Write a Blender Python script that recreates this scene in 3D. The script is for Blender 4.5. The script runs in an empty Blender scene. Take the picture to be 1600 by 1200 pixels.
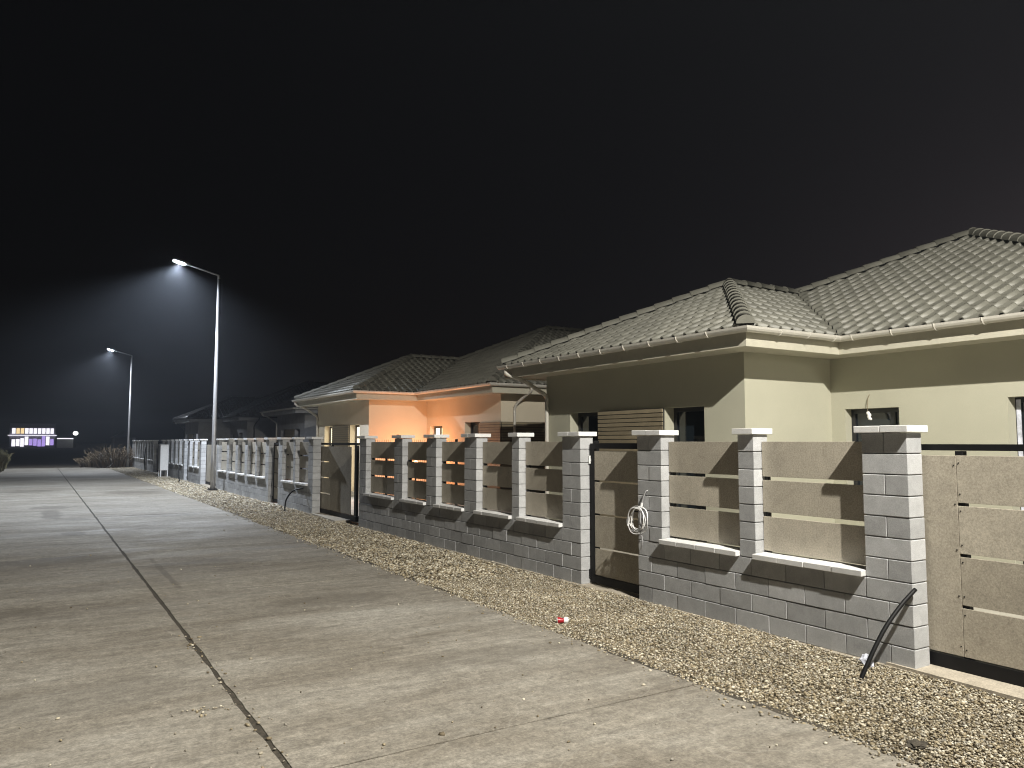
import bpy, bmesh, math, random
import numpy as np
from mathutils import Vector, Matrix
R_ = math.radians
rnd = random.Random(7)
scene = bpy.context.scene
col = scene.collection

# ------------------------------------------------------------------ camera, sky, exposure
FPX, VPX, VPY, EYE = 1200.0, 59.0, 691.0, 1.78
PITCH = math.atan((VPY - 600) / FPX)
YAW = math.atan((800 - VPX) / FPX * math.cos(PITCH))
cam_d = bpy.data.cameras.new('camera')
cam_d.sensor_fit = 'HORIZONTAL'; cam_d.sensor_width = 36.0
cam_d.lens = 36.0 * FPX / 1600.0
cam_d.clip_start = 0.05; cam_d.clip_end = 3000
cam = bpy.data.objects.new('camera', cam_d); col.objects.link(cam)
cam.location = (0, 0, EYE)
cam.rotation_euler = (math.pi / 2 + PITCH, 0, -YAW)
scene.camera = cam

world = bpy.data.worlds.new('World'); scene.world = world; world.use_nodes = True
wn = world.node_tree.nodes; wl = world.node_tree.links
bg = wn['Background']
sky = wn.new('ShaderNodeTexSky'); sky.sky_type = 'NISHITA'; sky.sun_disc = False
sky.sun_elevation = R_(3.0); sky.sun_rotation = R_(75); sky.air_density = 1.0; sky.dust_density = 3.0
bgmix = wn.new('ShaderNodeMix'); bgmix.data_type = 'RGBA'; bgmix.blend_type = 'MIX'
hsv = wn.new('ShaderNodeHueSaturation'); hsv.inputs['Saturation'].default_value = 0.35
wl.new(sky.outputs[0], hsv.inputs['Color'])
tint = wn.new('ShaderNodeMix'); tint.data_type = 'RGBA'; tint.blend_type = 'MULTIPLY'; tint.inputs[0].default_value = 1.0
tint.inputs[7].default_value = (.88, .86, 1.12, 1); wl.new(hsv.outputs[0], tint.inputs[6])
wl.new(tint.outputs[2], bg.inputs['Color'])
wn.remove(bgmix)
bg.inputs['Strength'].default_value = 0.0019

scene.view_settings.view_transform = 'Standard'
scene.view_settings.look = 'None'
scene.view_settings.exposure = 0.0
scene.view_settings.gamma = 1.0
scene.view_settings.use_curve_mapping = False
scene.render.engine = 'CYCLES'
cy = scene.cycles
cy.use_denoising = True
try: cy.denoiser = 'OPENIMAGEDENOISE'
except Exception: pass
cy.filter_width = 1.1; cy.max_bounces = 8; cy.diffuse_bounces = 4; cy.glossy_bounces = 3; cy.transmission_bounces = 4
cy.volume_bounces = 0; cy.sample_clamp_indirect = 4.0
cy.use_adaptive_sampling = True; cy.adaptive_threshold = 0.01

# ------------------------------------------------------------------ helpers
W = {}
def reg(o, w): W[o.name] = Vector(w)
def wof(o): return W.get(o.name, Vector((0, 0, 0))) if o else Vector((0, 0, 0))
def tag(o, label=None, cat=None, group=None, kind=None):
    if label: o['label'] = label
    if cat: o['category'] = cat
    if group: o['group'] = group
    if kind: o['kind'] = kind
    return o
def empty(name, loc, label, cat, group=None):
    o = bpy.data.objects.new(name, None); col.objects.link(o)
    o.location = loc; o.empty_display_size = 0.2
    reg(o, loc)
    return tag(o, label, cat, group)
def put(name, mesh, parent=None, loc=(0, 0, 0), rot=None, mat4=None):
    """link a mesh at a world position under a (never rotated) parent"""
    o = bpy.data.objects.new(name, mesh); col.objects.link(o)
    w = Vector(loc)
    if parent: o.parent = parent
    if mat4 is not None:
        m = mat4.copy(); m.translation = w - wof(parent)
        o.matrix_local = m
    else:
        o.location = w - wof(parent)
        if rot: o.rotation_euler = rot
    reg(o, w)
    return o
def mesh_py(name, verts, faces, mat, smooth=False):
    m = bpy.data.meshes.new(name); m.from_pydata([tuple(v) for v in verts], [], faces)
    if mat: m.materials.append(mat)
    if smooth:
        for p in m.polygons: p.use_smooth = True
    m.update()
    return m
_cache = {}
def boxmesh(sx, sy, sz, mat, bevel=0.0, name='piece'):
    """box centred in x and y, base at z = 0"""
    k = (round(sx, 4), round(sy, 4), round(sz, 4), mat.name, bevel)
    if k in _cache: return _cache[k]
    bm = bmesh.new(); bmesh.ops.create_cube(bm, size=1)
    for v in bm.verts: v.co = Vector((v.co.x * sx, v.co.y * sy, (v.co.z + .5) * sz))
    if bevel: bmesh.ops.bevel(bm, geom=list(bm.edges), offset=bevel, segments=1, affect='EDGES')
    m = bpy.data.meshes.new(name); bm.to_mesh(m); bm.free(); m.materials.append(mat)
    _cache[k] = m
    return m
class MB:
    """collects boxes, tubes, polygons in world space; build() links ONE mesh"""
    def __init__(s): s.v = []; s.f = []
    def box(s, x0, x1, y0, y1, z0, z1):
        b = len(s.v)
        s.v += [(x0,y0,z0),(x1,y0,z0),(x1,y1,z0),(x0,y1,z0),(x0,y0,z1),(x1,y0,z1),(x1,y1,z1),(x0,y1,z1)]
        s.f += [tuple(b+i for i in q) for q in ((3,2,1,0),(4,5,6,7),(0,1,5,4),(1,2,6,5),(2,3,7,6),(3,0,4,7))]
    def poly(s, pts):
        b = len(s.v); s.v += [tuple(p) for p in pts]; s.f.append(tuple(range(b, b+len(pts))))
    def prism(s, pts, dz):
        b = len(s.v); n = len(pts)
        s.v += [tuple(p) for p in pts] + [(p[0], p[1], p[2]+dz) for p in pts]
        s.f.append(tuple(range(b+n-1, b-1, -1))); s.f.append(tuple(range(b+n, b+2*n)))
        for i in range(n): s.f.append((b+i, b+(i+1)%n, b+n+(i+1)%n, b+n+i))
    def tube(s, pts, rad, n=8, closed=False):
        pts = [Vector(p) for p in pts]
        rad = rad if hasattr(rad, '__len__') else [rad]*len(pts)
        b = len(s.v); up0 = None
        for i, p in enumerate(pts):
            if closed: t = pts[(i+1) % len(pts)] - pts[i-1]
            else: t = pts[min(i+1, len(pts)-1)] - pts[max(i-1, 0)]
            t.normalize()
            if up0 is None: up0 = Vector((0,0,1)) if abs(t.z) < .9 else Vector((1,0,0))
            a = t.cross(up0)
            if a.length < 1e-4: a = t.orthogonal()
            a.normalize(); c = a.cross(t).normalized(); up0 = c
            for k in range(n):
                an = 2*math.pi*k/n
                s.v.append(tuple(p + rad[i]*(math.cos(an)*a + math.sin(an)*c)))
        m = len(pts)
        for i in range(m if closed else m-1):
            for k in range(n):
                i2 = (i+1) % m
                s.f.append((b+i*n+k, b+i*n+(k+1)%n, b+i2*n+(k+1)%n, b+i2*n+k))
        if not closed:
            s.f.append(tuple(b+k for k in range(n-1, -1, -1)))
            s.f.append(tuple(b+(m-1)*n+k for k in range(n)))
    def build(s, name, mat, parent=None, origin=None, smooth=False, bevel=0):
        w = Vector(origin) if origin is not None else (wof(parent) if parent else Vector((0,0,0)))
        bm = bmesh.new()
        vs = [bm.verts.new(Vector(v) - w) for v in s.v]
        for f in s.f:
            try: bm.faces.new([vs[i] for i in f])
            except ValueError: pass
        bmesh.ops.recalc_face_normals(bm, faces=bm.faces)
        if bevel: bmesh.ops.bevel(bm, geom=list(bm.edges), offset=bevel, segments=2, affect='EDGES')
        m = bpy.data.meshes.new(name); bm.to_mesh(m); bm.free(); m.materials.append(mat)
        if smooth:
            for p in m.polygons: p.use_smooth = True
        return put(name, m, parent, w)
def smooth_path(pts, n=6):
    """Catmull-Rom through the points"""
    P = [Vector(p) for p in pts]; P = [P[0]*2-P[1]] + P + [P[-1]*2-P[-2]]
    out = []
    for i in range(1, len(P)-2):
        for k in range(n):
            t = k/n
            out.append(.5*((2*P[i]) + (P[i+1]-P[i-1])*t + (2*P[i-1]-5*P[i]+4*P[i+1]-P[i+2])*t*t + (3*P[i]-P[i-1]-3*P[i+1]+P[i+2])*t**3))
    out.append(P[-2])
    return out

# ------------------------------------------------------------------ materials
def newmat(name):
    m = bpy.data.materials.new(name); m.use_nodes = True
    return m, m.node_tree.nodes, m.node_tree.links, m.node_tree.nodes['Principled BSDF']
def node(ns, t, **kw):
    n = ns.new(t)
    for k, v in kw.items(): setattr(n, k, v)
    return n
def noise(ns, ls, coord, scale, detail=4, rough=.55, dist=0.0):
    n = ns.new('ShaderNodeTexNoise'); n.inputs['Scale'].default_value = scale
    n.inputs['Detail'].default_value = detail; n.inputs['Roughness'].default_value = rough
    n.inputs['Distortion'].default_value = dist
    ls.new(coord, n.inputs['Vector']); return n.outputs['Fac']
def ramp(ns, ls, fac, stops):
    r = ns.new('ShaderNodeValToRGB'); e = r.color_ramp.elements
    while len(e) < len(stops): e.new(.5)
    for el, (p, c) in zip(e, stops):
        el.position = p; el.color = (c[0], c[1], c[2], 1) if hasattr(c, '__len__') else (c, c, c, 1)
    ls.new(fac, r.inputs['Fac']); return r.outputs['Color']
def mapping(ns, ls, coord, scale):
    m = ns.new('ShaderNodeMapping'); m.inputs['Scale'].default_value = scale
    ls.new(coord, m.inputs['Vector']); return m.outputs['Vector']
def mix(ns, ls, fac, a, b, mode='MIX'):
    m = ns.new('ShaderNodeMix'); m.data_type = 'RGBA'; m.blend_type = mode
    for s, v in ((m.inputs[0], fac), (m.inputs[6], a), (m.inputs[7], b)):
        if hasattr(v, 'is_output'): ls.new(v, s)
        elif hasattr(v, '__len__'): s.default_value = (v[0], v[1], v[2], 1)
        else: s.default_value = v
    return m.outputs[2]
def bump(ns, ls, bsdf, h, strength=.3, dist=.01):
    b = ns.new('ShaderNodeBump'); b.inputs['Strength'].default_value = strength; b.inputs['Distance'].default_value = dist
    ls.new(h, b.inputs['Height']); ls.new(b.outputs[0], bsdf.inputs['Normal'])
def wpos(ns): return ns.new('ShaderNodeNewGeometry').outputs['Position']
def plain(name, c, rough=.6, metal=0.0, var=0.12, scale=9.0, bmp=0.0, bscale=60):
    m, ns, ls, b = newmat(name)
    p = wpos(ns)
    f = noise(ns, ls, p, scale, 5, .6)
    lo = tuple(x*(1-var) for x in c); hi = tuple(min(1, x*(1+var)) for x in c)
    ls.new(ramp(ns, ls, f, ((.3, lo), (.7, hi))), b.inputs['Base Color'])
    b.inputs['Roughness'].default_value = rough; b.inputs['Metallic'].default_value = metal
    if bmp: bump(ns, ls, b, noise(ns, ls, p, bscale, 4, .6), bmp, .006)
    return m
def emit(name, c, s):
    m, ns, ls, b = newmat(name)
    b.inputs['Base Color'].default_value = (.02, .02, .02, 1)
    b.inputs['Emission Color'].default_value = (c[0], c[1], c[2], 1); b.inputs['Emission Strength'].default_value = s
    return m
def varied(name, c, per_obj=.18, island=False, mottle=.15, mscale=8, grain=.15, gscale=150, rough=.85, bmp=.3, tint=None, dirt=None):
    """colour that differs from piece to piece, with mottling and grain"""
    m, ns, ls, b = newmat(name)
    p = wpos(ns)
    r = ns.new('ShaderNodeNewGeometry').outputs['Random Per Island'] if island else ns.new('ShaderNodeObjectInfo').outputs['Random']
    a = ramp(ns, ls, r, ((0, tuple(x*(1-per_obj) for x in c)), (.5, c), (1, tuple(x*(1+per_obj) for x in (tint or c)))))
    n1 = noise(ns, ls, p, mscale, 5, .65, .4)
    a = mix(ns, ls, 1.0, a, ramp(ns, ls, n1, ((.25, 1-mottle), (.75, 1+mottle))), 'MULTIPLY')
    n2 = noise(ns, ls, p, gscale, 2, .6)
    a = mix(ns, ls, 1.0, a, ramp(ns, ls, n2, ((.3, 1-grain), (.7, 1+grain))), 'MULTIPLY')
    if dirt:
        n3 = noise(ns, ls, p, dirt[0], 6, .7, 1.2)
        a = mix(ns, ls, ramp(ns, ls, n3, ((dirt[1], 0), (dirt[1]+.12, dirt[2]))), a, dirt[3])
    ls.new(a, b.inputs['Base Color'])
    b.inputs['Roughness'].default_value = rough
    if bmp: bump(ns, ls, b, n2, bmp, .004)
    return m

M = {}
M['block'] = varied('concrete_block', (.385, .39, .40), .16, mottle=.16, mscale=7, grain=.14, gscale=130, dirt=(5, .62, .35, (.42, .41, .39)))
M['block_far'] = varied('concrete_block_far', (.385, .39, .40), .16, island=True, mottle=.16, mscale=7, grain=.1)
M['core'] = plain('mortar', (.22, .22, .22), .95, var=.25, scale=20)
M['cap'] = varied('cast_concrete_cap', (.66, .66, .66), .07, mottle=.08, mscale=11, grain=.06, dirt=(9, .66, .35, (.45, .44, .42)))
M['footing'] = varied('footing_concrete', (.36, .32, .26), .1, mottle=.25, mscale=6, grain=.2, gscale=60)
M['steel'] = plain('black_steel', (.006, .006, .007), .55, var=.2)
M['post'] = plain('galvanised_post', (.4, .4, .41), .4, .35, var=.12, scale=3)
M['plastic'] = plain('black_plastic', (.007, .007, .008), .55)
for k_ in ('steel', 'plastic'): M[k_].node_tree.nodes['Principled BSDF'].inputs['Specular IOR Level'].default_value = .25
M['white'] = plain('white_paint', (.78, .78, .78), .4, var=.04)
M['gutter'] = plain('pale_gutter_metal', (.56, .54, .49), .38, .1, var=.05)
M['fascia'] = plain('cream_fascia', (.47, .45, .37), .6, var=.05)
M['tile'] = varied('grey_roof_tile', (.165, .162, .138), .16, mottle=.12, mscale=3, grain=.12, gscale=90, rough=.5, bmp=.2)
M['tile_far'] = varied('grey_roof_tile_cut', (.165, .162, .138), .16, island=True, mottle=.12, mscale=3, grain=.12, gscale=90, rough=.5, bmp=.2)
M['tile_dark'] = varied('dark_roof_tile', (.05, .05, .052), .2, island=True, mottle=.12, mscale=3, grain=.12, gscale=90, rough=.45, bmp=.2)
M['valley'] = plain('dark_valley_metal', (.03, .03, .03), .5)
M['slat'] = varied('brown_slat', (.22, .185, .125), .14, mottle=.15, mscale=4, grain=.1, rough=.5)
M['frame'] = plain('anthracite_frame', (.018, .019, .021), .35)
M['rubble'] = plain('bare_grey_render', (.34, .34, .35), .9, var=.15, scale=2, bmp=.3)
M['film'] = plain('white_film', (.55, .57, .66), .3, var=.3, scale=14)
M['soil'] = plain('soil', (.075, .062, .045), .95, var=.4, scale=3, bmp=.6, bscale=12)
M['paving'] = plain('pale_yard_paving', (.46, .435, .37), .9, var=.18, scale=1.5, bmp=.3)
M['lit'] = emit('lit_window', (1.0, .84, .55), 2.6)
def stucco(name, c):
    m, ns, ls, b = newmat(name); p = wpos(ns)
    n = noise(ns, ls, p, .9, 5, .6); g = noise(ns, ls, p, 170, 2, .7)
    a = mix(ns, ls, 1.0, c, ramp(ns, ls, n, ((.3, .94), (.7, 1.05))), 'MULTIPLY')
    a = mix(ns, ls, 1.0, a, ramp(ns, ls, g, ((.3, .93), (.7, 1.06))), 'MULTIPLY')
    ls.new(a, b.inputs['Base Color']); b.inputs['Roughness'].default_value = .92
    bump(ns, ls, b, g, .35, .004); return m
M['stucco'] = stucco('cream_stucco', (.43, .42, .335))
M['stucco2'] = stucco('beige_stucco', (.60, .54, .43))
def glass():
    m, ns, ls, b = newmat('dark_glass')
    b.inputs['Base Color'].default_value = (.012, .017, .022, 1); b.inputs['Roughness'].default_value = .04
    b.inputs['Specular IOR Level'].default_value = .8
    return m
M['glass'] = glass()
def board():
    m, ns, ls, b = newmat('cement_fibre_board'); p = wpos(ns)
    r = ns.new('ShaderNodeObjectInfo').outputs['Random']
    a = ramp(ns, ls, r, ((0, (.36, .325, .265)), (.5, (.405, .368, .303)), (1, (.45, .41, .34))))
    n1 = noise(ns, ls, p, 3.2, 6, .7, .8); n2 = noise(ns, ls, p, 75, 3, .75); n3 = noise(ns, ls, p, 9, 6, .7, 1.5)
    a = mix(ns, ls, 1.0, a, ramp(ns, ls, n1, ((.3, .84), (.7, 1.14))), 'MULTIPLY')
    a = mix(ns, ls, 1.0, a, ramp(ns, ls, n2, ((.3, .72), (.7, 1.26))), 'MULTIPLY')
    a = mix(ns, ls, ramp(ns, ls, n3, ((.58, 0), (.72, .55))), a, (.20, .17, .13))
    ls.new(a, b.inputs['Base Color']); b.inputs['Roughness'].default_value = .88
    bump(ns, ls, b, n2, .25, .003); return m
M['board'] = board()
def stain_fac(ns, ls, v, k_):
    m = ns.new('ShaderNodeMapRange'); ls.new(v, m.inputs['Value'])
    m.inputs['From Min'].default_value = 1.75; m.inputs['From Max'].default_value = 1.45
    m.inputs['To Min'].default_value = 0; m.inputs['To Max'].default_value = k_
    return m.outputs[0]
STAINS = [(.36, 24.7, .8, .8, .6), (.36, 22.3, .3, 2.3, .6), (.85, 20.6, .35, .5, .5), (.65, 17.4, .3, .55, .6), (2.7, 20.7, 1.1, .8, .5), (.3, 13.6, 1.4, .6, .55), (-.4, 9.7, .9, .45, .5), (1.55, 11.6, .07, 1.9, .55), (3.2, 5.7, 1.1, .35, .35), (2.9, 8.6, .9, .5, .4), (2.1, 12.2, 1.2, .5, .4), (.3, 6.3, 1.3, .5, .3), (3.0, 30.5, 1.3, 1.6, .45), (-.2, 33, 1.2, 1.2, .5), (2.4, 45, 1.5, 1.5, .5)]
def road_mat():
    m, ns, ls, b = newmat('worn_concrete'); p = wpos(ns)
    st = mapping(ns, ls, p, (.22, 1.0, 1.0))
    n1 = noise(ns, ls, st, 1.5, 7, .68, .5)
    n2 = noise(ns, ls, p, .42, 5, .6, .6)
    n3 = noise(ns, ls, p, 55, 4, .75)
    n4 = noise(ns, ls, mapping(ns, ls, p, (.3, 1.1, 1)), .8, 8, .75, 1.0)
    n5 = noise(ns, ls, p, .55, 3, .5, 1.5)
    n6 = noise(ns, ls, p, 7, 6, .7)
    n7 = noise(ns, ls, mapping(ns, ls, p, (.12, 1.6, 1)), 9, 4, .7)
    n8 = noise(ns, ls, p, 19, 5, .8, .6)
    a = ramp(ns, ls, n1, ((.28, (.18, .16, .13)), (.5, (.27, .25, .212)), (.72, (.36, .342, .30))))
    a = mix(ns, ls, 1.0, a, ramp(ns, ls, n2, ((.3, (.80, .77, .74)), (.7, (1.12, 1.13, 1.16)))), 'MULTIPLY')
    a = mix(ns, ls, 1.0, a, ramp(ns, ls, n6, ((.3, .76), (.7, 1.2))), 'MULTIPLY')
    a = mix(ns, ls, 1.0, a, ramp(ns, ls, n7, ((.3, .82), (.7, 1.16))), 'MULTIPLY')
    a = mix(ns, ls, 1.0, a, ramp(ns, ls, n3, ((.3, .70), (.7, 1.28))), 'MULTIPLY')
    a = mix(ns, ls, 1.0, a, ramp(ns, ls, n8, ((.32, .70), (.68, 1.26))), 'MULTIPLY')
    a = mix(ns, ls, ramp(ns, ls, n4, ((.57, 0), (.68, .55))), a, (.125, .108, .085))
    # mud and wet stains, each with its own place
    wob = noise(ns, ls, p, 2.2, 6, .7)
    for cx, cy_, rx, ry, k_ in STAINS:
        v1 = ns.new('ShaderNodeVectorMath'); v1.operation = 'SUBTRACT'; ls.new(p, v1.inputs[0]); v1.inputs[1].default_value = (cx, cy_, 0)
        v2 = ns.new('ShaderNodeVectorMath'); v2.operation = 'MULTIPLY'; ls.new(v1.outputs[0], v2.inputs[0]); v2.inputs[1].default_value = (1/rx, 1/ry, 0)
        v3 = ns.new('ShaderNodeVectorMath'); v3.operation = 'LENGTH'; ls.new(v2.outputs[0], v3.inputs[0])
        ad = ns.new('ShaderNodeMath'); ad.operation = 'MULTIPLY_ADD'; ls.new(wob, ad.inputs[0]); ad.inputs[1].default_value = 1.8; ls.new(v3.outputs['Value'], ad.inputs[2])
        a = mix(ns, ls, stain_fac(ns, ls, ad.outputs[0], k_), a, (.105, .092, .075))
    sc = ramp(ns, ls, n5, ((.494, 0), (.499, .30), (.504, 0)))
    a = mix(ns, ls, sc, a, (.42, .40, .36))
    ls.new(a, b.inputs['Base Color'])
    ls.new(ramp(ns, ls, n4, ((.45, .9), (.7, .62))), b.inputs['Roughness'])
    h = mix(ns, ls, .5, n3, n8); bump(ns, ls, b, h, .55, .007)
    return m
M['road'] = road_mat()
def gravel_mat(name, base=False):
    m, ns, ls, b = newmat(name); p = wpos(ns)
    if base: f = noise(ns, ls, p, 45, 3, .8)
    else: f = ns.new('ShaderNodeNewGeometry').outputs['Random Per Island']
    a = ramp(ns, ls, f, ((0, (.10, .078, .05)), (.2, (.22, .18, .115)), (.45, (.35, .29, .19)), (.62, (.29, .27, .235)), (.8, (.47, .415, .305)), (1, (.68, .64, .54))))
    if base: a = mix(ns, ls, 1.0, a, (.45, .43, .40), 'MULTIPLY')
    n = noise(ns, ls, p, 1.3, 4, .6)
    a = mix(ns, ls, 1.0, a, ramp(ns, ls, n, ((.3, .8), (.7, 1.15))), 'MULTIPLY')
    ls.new(a, b.inputs['Base Color']); b.inputs['Roughness'].default_value = .75
    return m
M['gravel'] = gravel_mat('river_gravel'); M['gravel_bed'] = gravel_mat('gravel_bed', True)
M['joint'] = plain('joint_dirt', (.055, .047, .036), .95, var=.5, scale=25, bmp=.6, bscale=40)
M['straw'] = varied('dry_stalks', (.12, .09, .055), .5, island=True, mottle=.2, grain=0, bmp=0, tint=(.16, .12, .075))
M['weed'] = varied('dull_weeds', (.10, .095, .045), .5, island=True, mottle=.2, grain=0, bmp=0, tint=(.15, .12, .06))

# ------------------------------------------------------------------ places along the street
XF = 5.85                       # road-side face of the fences
LOT = 15.4                      # one plot to the next
ROW, BL = 0.1685, 0.40
LAMP_Y = (29.56-62, 29.56-31.0, 29.56, 60.5)

# ------------------------------------------------------------------ ground, road, gravel
mb = MB(); mb.poly([(-900,-300,-.12),(900,-300,-.12),(900,1500,-.12),(-900,1500,-.12)])
tag(mb.build('field', M['soil']), kind='structure')
mb = MB(); mb.box(-1.9, 4.3, -12, 62.5, -.11, -.007)
road = tag(mb.build('road', M['joint']), kind='structure')
def wobble_edge(a, b, amp, step=.12, seed=0):
    r = random.Random(seed); a = Vector(a); b = Vector(b); n = max(2, int((b-a).length/step))
    nrm = Vector((-(b-a).y, (b-a).x, 0)).normalized(); out = []
    ph = r.random()*9
    for i in range(n):
        t = i/n; s = (b-a).length*t
        w = .5*math.sin(s*3.1+ph)+.3*math.sin(s*9.7+ph*2)+r.uniform(-.7, .7)
        if i == 0: w = 0
        out.append(tuple(a+(b-a)*t+nrm*amp*w))
    return out
ys = [-12] + [4.24+5.58*k for k in range(-2, 11)] + [62.4]
for i in range(len(ys)-1):
    for j, (xa, xb) in enumerate(((-1.8, 1.225), (1.262, 4.22))):
        off = 0 if j else -1.3
        y0, y1 = ys[i]+.007+(off if 0 < i else 0), ys[i+1]-.007+(off if i+1 < len(ys)-1 else 0)
        zz = rnd.uniform(-.004, .0)
        e = []
        P = [(xa, y0, zz), (xb, y0, zz), (xb, y1, zz), (xa, y1, zz)]
        for k in range(4):
            amp = (.004, .028 if j else .007, .004, .007 if j else .03)[k]
            e += wobble_edge(P[k], P[(k+1) % 4], amp, .12 if y0 < 30 else .4, i*10+j*4+k)
        mb = MB(); mb.prism([(x, y, z-.09) for x, y, z in e], .09)
        mb.build('concrete_slab', M['road'], road, origin=((xa+xb)/2, (y0+y1)/2, 0))
mb = MB(); mb.box(4.15, 5.84, -12, 63, -.11, -.024)
tag(mb.build('gravel_bed', M['gravel_bed']), kind='structure')
mb = MB(); mb.box(6.12, 40, 33, 66, -.115, -.03)
tag(mb.build('yard_ground', M['soil']), kind='structure')
mb = MB(); mb.box(6.12, 26, -12, 32.99, -.115, -.03)
tag(mb.build('yard_paving', M['paving']), kind='structure')

def pebbles(name, pts, sizes, ico, seed, label):
    """many pebbles, one mesh: numpy arrays straight into the mesh"""
    g = np.random.default_rng(seed); n = len(pts)
    bm = bmesh.new()
    if ico: bmesh.ops.create_icosphere(bm, subdivisions=1, radius=1)
    else:
        vs = [bm.verts.new(c) for c in ((1,0,0),(-1,0,0),(0,1,0),(0,-1,0),(0,0,1),(0,0,-1))]
        for t in ((0,2,4),(2,1,4),(1,3,4),(3,0,4),(2,0,5),(1,2,5),(3,1,5),(0,3,5)): bm.faces.new([vs[q] for q in t])
    bv = np.array([v.co[:] for v in bm.verts]); bm.verts.index_update()
    bf = np.array([[v.index for v in f.verts] for f in bm.faces]); bm.free()
    nv = len(bv)
    V = np.repeat(bv[None], n, 0) * g.uniform(.78, 1.18, (n, nv, 1))
    V *= np.stack([g.uniform(.8, 1.35, n), g.uniform(.6, 1.0, n), g.uniform(.4, .75, n)], 1)[:, None, :]
    tx = g.uniform(-.6, .6, n); c, s = np.cos(tx)[:, None], np.sin(tx)[:, None]
    y, z = V[..., 1]*c - V[..., 2]*s, V[..., 1]*s + V[..., 2]*c
    a = g.uniform(0, 6.283, n); c, s = np.cos(a)[:, None], np.sin(a)[:, None]
    V = np.stack([V[..., 0]*c - y*s, V[..., 0]*s + y*c, z], -1) * sizes[:, None, None] + pts[:, None, :]
    Fc = (bf[None] + (np.arange(n)*nv)[:, None, None]).reshape(-1)
    me = bpy.data.meshes.new(name); nf = n*len(bf)
    me.vertices.add(n*nv); me.loops.add(nf*3); me.polygons.add(nf)
    me.vertices.foreach_set('co', V.reshape(-1).astype(np.float32))
    me.loops.foreach_set('vertex_index', Fc.astype(np.int32))
    me.polygons.foreach_set('loop_start', (np.arange(nf)*3).astype(np.int32))
    me.polygons.foreach_set('use_smooth', np.full(nf, ico, dtype=bool))
    me.update(); me.validate(); me.materials.append(M['gravel'])
    o = put(name, me); return tag(o, label, 'gravel', kind='stuff')
g = np.random.default_rng(3)
def strip(n, y0, y1, x0=4.2, x1=5.83, z0=-.02, z1=.004):
    x = g.uniform(x0, x1, n); y = g.uniform(y0, y1, n); z = g.uniform(z0, z1, n)
    ed = .035*np.sin(y*1.7)+.02*np.sin(y*5.3+1)
    k = x > 4.22 + ed*.8 + g.uniform(-.03, .02, n)
    z = z + .012*np.sin(x*3+y*1.3)*np.sin(y*2.1) + .012*np.clip((x-4.4)/1.2, 0, 1)
    return np.stack([x, y, z], 1)[k]
p1 = strip(72000, 1.6, 9.0); p2 = strip(21000, 9.0, 20); p3 = strip(24000, 20, 62.5)
def lognorm(n, med, sg, lo, hi): return np.clip(np.exp(g.normal(math.log(med), sg, n)), lo, hi)
pebbles('gravel', p1, lognorm(len(p1), .0084, .28, .004, .019), True, 1, 'pale river gravel on the verge beside the nearest fence')
pebbles('gravel', p2, lognorm(len(p2), .0185, .22, .012, .03), False, 2, 'pale river gravel verge along the middle fences')
pebbles('gravel', p3, lognorm(len(p3), .034, .2, .02, .05), False, 4, 'distant part of the gravel verge under the street lamps')
# loose stones kicked onto the concrete
n = 260
lx = np.concatenate([g.uniform(-1.6, 4.1, n), 4.22-np.abs(g.normal(0, .09, 500)), 1.24+g.normal(0, .05, 60)])
ly = np.concatenate([2.2+g.gamma(1.6, 3.2, n), g.uniform(2, 20, 500), g.uniform(4.4, 8, 60)])
k = 26; lx[:k] = 1.02+g.normal(0, .09, k); ly[:k] = 5.55+g.normal(0, .05, k)
pl = np.stack([lx, ly, np.full(len(lx), .004)], 1)
pebbles('loose_stones', pl, lognorm(len(pl), .009, .35, .004, .02), True, 5, 'small loose stones strewn over the concrete road')

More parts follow.
